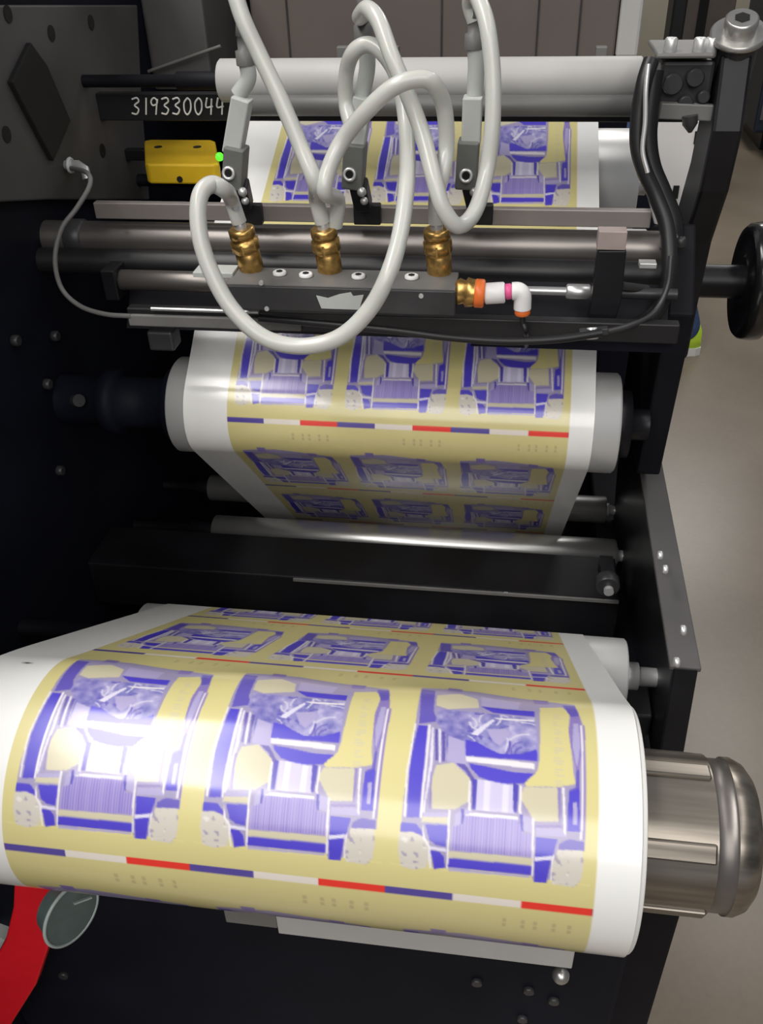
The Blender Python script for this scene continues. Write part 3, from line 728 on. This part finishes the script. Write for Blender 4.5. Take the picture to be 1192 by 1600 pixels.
hose('white hose arching from the middle nozzle top down and up again to the right nozzle',
     [ntop[1]+Vector((0, 0, .010)), AT(562, 26, .715), AT(574, 14, .70), AT(592, 34, .685), AT(612, 88, .67), AT(638, 150, .662), AT(660, 210, .650), AT(677, 275, .630), AT(692, 325, .622), AT(716, 353, .625), AT(742, 330, .645), AT(760, 270, .665), AT(769, 200, .672), AT(770, 120, .68), AT(762, 45, .69), AT(750, 5, .705), AT(740, -12, .722), AT(734, 6, .732), ntop[2]+Vector((0, 0, .012))])
hose('white hose from the right brass fitting arching over to the middle brass fitting',
     [dn(2), bt[2][1]+Vector((.001, -.001, .006)), AT(686, 290, .640), AT(697, 235, .655), AT(694, 170, .655), AT(676, 130, .645), AT(648, 124, .642), AT(612, 138, .640), AT(574, 172, .640), AT(538, 215, .644), AT(516, 258, .637), AT(507, 300, .630), bt[1][1]+Vector((.013, .002, .004)), dn(1, -.1)+Vector((.008, .004, .002))])

# ================================================================== CABLES
def cable(name, label, pts, r, m, k=8, cat='cable'): return tag(MB().tube(spline(pts, k), r, 12).build(name, M_[m], None), label, cat)
cable('grey_cable', 'thin grey cable looping down the left side from the cover plate to the lower bar',
      [ATX(108, 262, -.412), AT(136, 270, .74), AT(140, 290, .72), AT(120, 325, .70), AT(96, 358, .69), AT(86, 405, .68), AT(96, 450, .675), AT(125, 478, .67), AT(165, 491, .66), AT(205, 494, .652)], .0020, 'mgrey')
gl = thing('cable_gland', 'small bright elbow gland where the grey cable leaves the cover plate', 'cable gland', ATX(104, 262, -.412))
p = ATX(104, 258, -.412)
MB().tube([p+Vector((-.002, 0, 0)), p+Vector((.012, -.002, .001)), p+Vector((.020, -.006, -.002)), p+Vector((.022, -.010, -.010))], .0042, 12).build('gland_body', M_['silver'], gl)
MB().ring(p+Vector((.004, -.0005, 0)), (1, 0, 0), .0055, .002, 16, 6).build('gland_nut', M_['clampw'], gl)
cable('black_cable', 'thick black cable hanging from the bearing block beside the upright arm',
      [AT(1017, 95, .775), AT(1006, 130, .765), AT(998, 175, .76), AT(996, 225, .755), AT(1006, 265, .75), AT(1026, 310, .745), AT(1042, 355, .735), AT(1046, 410, .72), AT(1040, 455, .71), AT(1022, 490, .70), AT(985, 512, .69), AT(935, 526, .68)], .0062, 'rubber')
cable('black_cable', 'second black cable closest to the light panel, ending in a clamp by the shaft',
      [AT(1020, 110, .79), AT(1014, 160, .785), AT(1010, 215, .78), AT(1016, 260, .775), AT(1032, 300, .77), AT(1048, 340, .765), AT(1052, 375, .76)], .0085, 'rubber')
cable('steel_wire', 'bright steel wire running down beside the black cables',
      [AT(1013, 100, .757), AT(1009, 140, .752), AT(1008, 190, .748), AT(1004, 235, .744), AT(1012, 270, .740)], .0018, 'silver', cat='wire')
cable('braided_lead', 'silvery lead curving below the bracket foot to the frame',
      [AT(1048, 400, .69), AT(1042, 450, .68), AT(1020, 490, .668), AT(980, 510, .65), AT(930, 521, .64), AT(880, 527, .638)], .0022, 'dgrey', cat='wire')
cable('black_tube', 'thin black air tube crossing under the manifold to the bracket foot',
      [AT(405, 497, .64), AT(520, 507, .635), AT(620, 517, .632), AT(700, 527, .63), AT(790, 533, .63), AT(870, 530, .632), AT(940, 520, .638)], .0030, 'rubber', cat='tube')
cl = thing('cable_clamp', 'small bright clamp screws at the foot of the bracket', 'clamp', AT(925, 530, .645))
MB().cyl(AT(925, 512, .645), AT(925, 530, .641), .0050, 16, ch=.001).build('clamp_screw', M_['silver'], cl)
MB().obox(AT(905, 520, .642), AT(950, 516, .642), .006, .005, (0, 1, 0)).build('clamp_strap', M_['dgrey'], cl, .0006)
cl = thing('hose_clamp', 'grey clamp holding the black cables against the upright arm', 'clamp', AT(1048, 382, .74))
MB().obox(AT(1030, 377, .745), AT(1058, 377, .745), .006, .010, (0, 1, 0)).build('clamp_strap', M_['mgrey'], cl, .0006)
MB().cyl(AT(1063, 372, .74), AT(1063, 385, .74), .0045, 12, ch=.0006).build('clamp_screw', M_['dgrey'], cl)

# ================================================================== SENSOR
ys = .872
sn = thing('yellow_sensor', 'yellow plastic sensor block with two dark holes left of the nozzles', 'sensor', AT(280, 288, ys))
a = AT(224, 256, ys); b = AT(341, 256, ys); zb_ = AT(280, 288, ys).z
yb2 = ATZ(285, 218, a.z).y; xl_ = ATZ(226, 219, a.z).x; xr_ = ATZ(338, 219, a.z).x
MB().extr([(a.x+.004, ys, a.z), (b.x-.004, ys, a.z), (b.x, ys+.004, a.z), (xr_, yb2-.006, a.z), (xr_-.006, yb2, a.z), (xl_+.006, yb2, a.z), (xl_, yb2-.006, a.z), (a.x, ys+.004, a.z)], (0, 0, zb_-a.z)).build('sensor_body', M_['yellow'], sn, .002)
for u in (247, 308):
    p = ATZ(u, 229, a.z+.0006); MB().cyl(p+Vector((0, 0, -.003)), p, .0042, 18).build('mounting_hole', M_['hole'], sn)
p = AT(343, 245, ys+.006); MB().ball(p, .0042, 12).build('green_lamp', M_['green'], sn)
p = AT(281, 280, ys); MB().cyl(p+Vector((0, -.001, 0)), p+Vector((0, .001, 0)), .003, 12).build('pin_hole', M_['hole'], sn)
MB().box(-.42, xl_+.004, yb2-.02, yb2-.01, zb_+.002, a.z-.006).build('mounting_bar', M_['black'], sn, .001)

# ================================================================== LOWER FRONT
gp = thing('front_guard', 'black front guard of the press below the rewind roll', 'guard', (-.15, .42, -H))
MB().box(-.42, .113, .362, .47, -H, -.545).build('guard_panel', M_['navy'], gp, .004)
for u, v in ((745, 1533), (826, 1546), (816, 1590), (865, 1562), (100, 1522)):
    p = AT(u, v, .362); MB().cyl(p+Vector((0, -.003, 0)), p+Vector((0, .001, 0)), .0045, 12, ch=.0006).build('bolt', M_['dgrey'], gp)
y = .30
a = AT(350, 1428, y); b = AT(896, 1500, y); zt_ = (AT(350, 1415, y).z+AT(895, 1487, y).z)/2-.001
fs = thing('grey_flat_strip', 'pale grey flat strip tucked under the rewind roll', 'strip', ((a.x+b.x)/2, y, zt_-.02))
xs_ = XU(430, y, zt_)
MB().box(a.x, xs_, y, y+.006, zt_-.016, zt_).build('strip_joint', M_['mgrey'], fs, .0008)
MB().box(xs_, b.x, y, y+.006, zt_-.022, zt_).build('strip_body', M_['wroll'], fs, .0008)
MB().box(a.x+.01, b.x-.01, y+.0061, .363, zt_-.018, zt_-.008).build('strip_mount', M_['black'], fs)
bs = thing('ball_catch', 'bright ball headed catch under the right end of the grey strip', 'catch', AT(876, 1540, .31))
MB().ball(AT(876, 1524, .315), .0058, 18).build('ball_head', M_['alu'], bs)
MB().cyl(AT(876, 1524, .315), (AT(876, 1524, .315).x, .363, AT(876, 1524, .315).z-.006), .004, 14).build('catch_stem', M_['dgrey'], bs)

# red lever and hollow core at lower left
rd = thing('red_lever', 'bright red painted lever slanting into the lower left corner', 'lever', AT(20, 1620, .33))
ro = [(24, 1330), (84, 1335), (84, 1400), (76, 1480), (56, 1540), (18, 1600), (-20, 1680), (-90, 1680), (-30, 1540), (8, 1470), (20, 1420)]
MB().extr([AT(u, v, .325) for u, v in ro], (0, .012, 0)).build('lever_blade', M_['red'], rd, .0015)
MB().cyl(AT(50, 1360, .328), (AT(50, 1360, .328).x, .3615, AT(50, 1360, .328).z), .008, 20).build('lever_pivot', M_['dgrey'], rd)
tc_ = thing('hollow_core', 'dusty clear plastic core tube with a pale rim behind the red lever', 'tube', AT(112, 1490, .31))
c0 = AT(112, 1428, .30); dc = Vector((.90, -.40, .10)).normalized(); c1 = c0-dc*.014
MB().lathe(c1, c0, [(0, .017), (1, .0215)], 40).build('core_wall', M_['plastic'], tc_)
MB().ring(c0, dc, .0216, .0013, 44, 8).build('core_rim', M_['rim'], tc_)
mb = MB(); 
MB().cyl(c0-dc*.002, c0+dc*.0006, .0208, 36).build('core_face', M_['plastic'], tc_)
MB().obox(c0+dc*.0012+Vector((.004, 0, .014)), c0+dc*.0012+Vector((.012, 0.008, .010)), .002, .001).build('face_scratch', M_['rim'], tc_)
sl = tag(MB().cyl(AT(-6, 1500, .36), AT(14, 1452, .36), .011, 24, ch=.002).build('grey_peg', M_['clampw'], None), 'small pale grey peg at the lower left picture edge beside the red lever', 'peg')

# ================================================================== BACKGROUND
# dark blue machine and shelves far behind on the right
bgc = thing('blue_cabinet', 'dark blue machine cabinet standing far behind on the right', 'cabinet', (1.95, 6.3, -H))
MB().box(1.42, 2.6, 6.1, 6.9, -H+.12, .25).build('cabinet_body', M_['bluecab'], bgc, .02)
MB().box(1.5, 2.5, 6.2, 6.8, -H, -H+.12).build('cabinet_plinth', M_['rubber'], bgc)
MB().box(1.44, 1.47, 6.085, 6.1, -H+.2, .1).build('cabinet_trim', M_['mgrey'], bgc)
for k in range(3): MB().box(1.55, 2.4, 6.09, 6.1, -H+.5+k*.35, -H+.78+k*.35).build('door_panel', M_['navy'], bgc, .004)
bx = thing('white_crate', 'pale lilac crate on the floor in front of the blue cabinet', 'crate', (1.62, 5.9, -H))
mb = MB().box(1.50, 1.92, 5.7, 6.05, -H, -H+.03)
for (x0, x1, y0, y1) in ((1.50, 1.52, 5.7, 6.05), (1.90, 1.92, 5.7, 6.05), (1.52, 1.90, 5.7, 5.72), (1.52, 1.90, 6.03, 6.05)): mb.box(x0, x1, y0, y1, -H+.03, -H+.26)
mb.build('crate_body', mat('pale_lilac_plastic', (.50, .49, .58), .5), bx, .004)
MB().box(1.49, 1.93, 5.69, 6.06, -H+.26, -H+.285).build('crate_rim', M_['white'], bx, .004)
gc = thing('grey_cabinet', 'tall brown grey machine cabinet with a black slot far behind the upright arm', 'cabinet', (1.3, 6.2, -H))
xa, xb = XU(1074, 6.0, -.4), XU(1166, 6.0, -.4)
MB().box(xa, xb, 6.0, 6.25, -H+.1, .3).build('cabinet_body', M_['brown'], gc, .01)
MB().box(xa+.05, xb-.05, 6.03, 6.2, -H, -H+.1).build('cabinet_plinth', M_['rubber'], gc)
x = XU(1097, 6.0, -.7); MB().box(x-.02, x+.03, 5.99, 6.0, -.85, -.45).build('black_slot', M_['hole'], gc)
dc_ = thing('black_duct', 'black duct hanging beside the grey cabinet at the top', 'duct', (1.0, 5.0, -.6))
xa, xb = XU(1050, 5, -.6), XU(1072, 5, -.6)
MB().box(xa, xb, 5.0, 5.2, -1.1, .25).build('duct_body', M_['rubber'], dc_, .01)
MB().box(xa-.02, xb+.02, 4.98, 5.22, -H, -1.1).build('duct_foot', M_['rubber'], dc_, .01)

# person walking behind the press; only shin and shoe show
def skin_chain(name, verts, edges, radii, m, parent, root=0, sub=2):
    me = bpy.data.meshes.new(name); o0 = Vector(parent['_o'])
    me.from_pydata([tuple(Vector(v)-o0) for v in verts], edges, []); me.materials.append(m)
    o = bpy.data.objects.new(name, me); COL.objects.link(o); o.parent = parent; o['_o'] = tuple(o0)
    s = o.modifiers.new('skin', 'SKIN'); s.use_smooth_shade = True
    if not me.skin_vertices: bpy.context.view_layer.objects.active = o
    sv = me.skin_vertices[0].data if me.skin_vertices else None
    if sv:
        for i, r in enumerate(radii): sv[i].radius = (r, r) if not isinstance(r, tuple) else r; sv[i].use_root = (i == root)
    sb = o.modifiers.new('sub', 'SUBSURF'); sb.levels = sb.render_levels = sub
    return o
G = -H
ank = Vector((.640, 3.22, G+.10))
pr = thing('person', 'person in blue jeans and neon yellow sports shoe walking behind the press', 'person', (.45, 3.25, G))
hip = Vector((.15, 3.26, G+.90))
KX = Vector((.47, 3.21, G+.50))
V = [hip, hip+Vector((0, 0, .12)), hip+Vector((0, 0, .34)), hip+Vector((.0, 0, .50)), hip+Vector((0, 0, .60)), hip+Vector((0, 0, .70)), hip+Vector((0, 0, .80)),
     hip+Vector((.09, .0, -.06)), KX, ank,
     hip+Vector((-.09, .0, -.06)), Vector((.02, 3.32, G+.48)), Vector((-.04, 3.36, G+.09)),
     hip+Vector((0, .19, .48)), hip+Vector((.08, .24, .20)), hip+Vector((.02, .25, -.04)),
     hip+Vector((0, -.19, .48)), hip+Vector((-.06, -.24, .20)), hip+Vector((-.10, -.22, -.03))]
E_ = [(0, 1), (1, 2), (2, 3), (3, 4), (4, 5), (5, 6), (0, 7), (7, 8), (8, 9), (0, 10), (10, 11), (11, 12), (3, 13), (13, 14), (14, 15), (3, 16), (16, 17), (17, 18)]
Rr = [.13, .12, .14, .13, .055, .085, .08, .085, .06, .038, .085, .06, .038, .05, .038, .026, .05, .038, .026]
def make_skin(name, V, E, R, m, parent):
    # swept tapered limbs fused with metaball-free voxel remesh
    mb = MB()
    for a, b in E:
        mb.lathe(V[a], V[b], [(0, R[a]), (.35, R[a]*.85+R[b]*.22), (.7, R[a]*.35+R[b]*.7), (1, R[b])], 18)
    for i, v in enumerate(V): mb.ball(v, R[i]*1.01, 16)
    o = mb.build(name, M_[m], parent)
    r = o.modifiers.new('fuse', 'REMESH'); r.mode = 'VOXEL'; r.voxel_size = .012; r.use_smooth_shade = True
    s = o.modifiers.new('soft', 'SMOOTH'); s.iterations = 4; s.factor = .5
    return o
body = make_skin('body', V, E_, [r*.92 for r in Rr], 'skin', pr)
make_skin('jeans', [hip+Vector((0, 0, .06))]+V[:1]+V[7:13], [(0, 1), (1, 2), (2, 3), (3, 4), (1, 5), (5, 6), (6, 7)], [.13, .135, .10, .075, .062, .10, .075, .062], 'jeans', pr)
make_skin('sweater', V[1:5][:3]+[V[13], V[14], V[15], V[16], V[17], V[18]], [(0, 1), (1, 2), (2, 3), (3, 4), (4, 5), (2, 6), (6, 7), (7, 8)], [.135, .15, .135, .06, .05, .038, .06, .05, .038], 'shirt', pr)
MB().ball(V[6]+Vector((0, .0, .02)), .095, 20, (1, 1, 1.05)).build('hair', M_['hair'], pr)
MB().ball(V[5]+Vector((-.085, -.02, .02)), .016, 10).build('nose', M_['skin'], pr)
for (c, dx) in ((ank, 1), (V[12], 1)):
    # shoe pointing along -x (walking left), toe down
    sh = MB()
    base = Vector((c.x, c.y, G))
    prof = [(-.22, .03, .035), (-.17, .045, .052), (-.08, .048, .085), (0., .045, .115), (.045, .038, .12), (.065, .025, .07)]
    vs = []
    for (dx_, hw_, hh) in prof:
        for k in range(10):
            an = PI*k/9; vs.append(base+Vector((dx_*.9+.01, hw_*math.cos(an), .028+hh*math.sin(an)*.85)))
    n = len(prof); fsx = [(i*10+k, i*10+k+1, (i+1)*10+k+1, (i+1)*10+k) for i in range(n-1) for k in range(9)]
    fsx += [(i*10, (i+1)*10, (i+1)*10+9, i*10+9) for i in range(n-1)]
    sh.add(vs, fsx, True); sh.add(vs[:10], [tuple(range(10))]); sh.add(vs[-10:], [tuple(range(10))])
    so = sh.build('shoe', M_['neon'], pr)
    sl_ = MB(); vs = []
    for (dx_, hw_, hh) in prof: vs += [base+Vector((dx_*.93+.01, s*(hw_+.006), zz)) for s in (-1, 1) for zz in (0.0, .03)]
    f2 = []
    for i in range(n-1):
        a = i*4; b = a+4; f2 += [(a, a+1, b+1, b), (a+2, b+2, b+3, a+3), (a+1, a+3, b+3, b+1), (a, b, b+2, a+2)]
    f2 += [(0, 2, 3, 1), ((n-1)*4, (n-1)*4+1, (n-1)*4+3, (n-1)*4+2)]
    sl_.add(vs, f2).build('shoe_sole', M_['sole'], so)

for o in list(SC.objects):
    if '_o' in o: del o['_o']
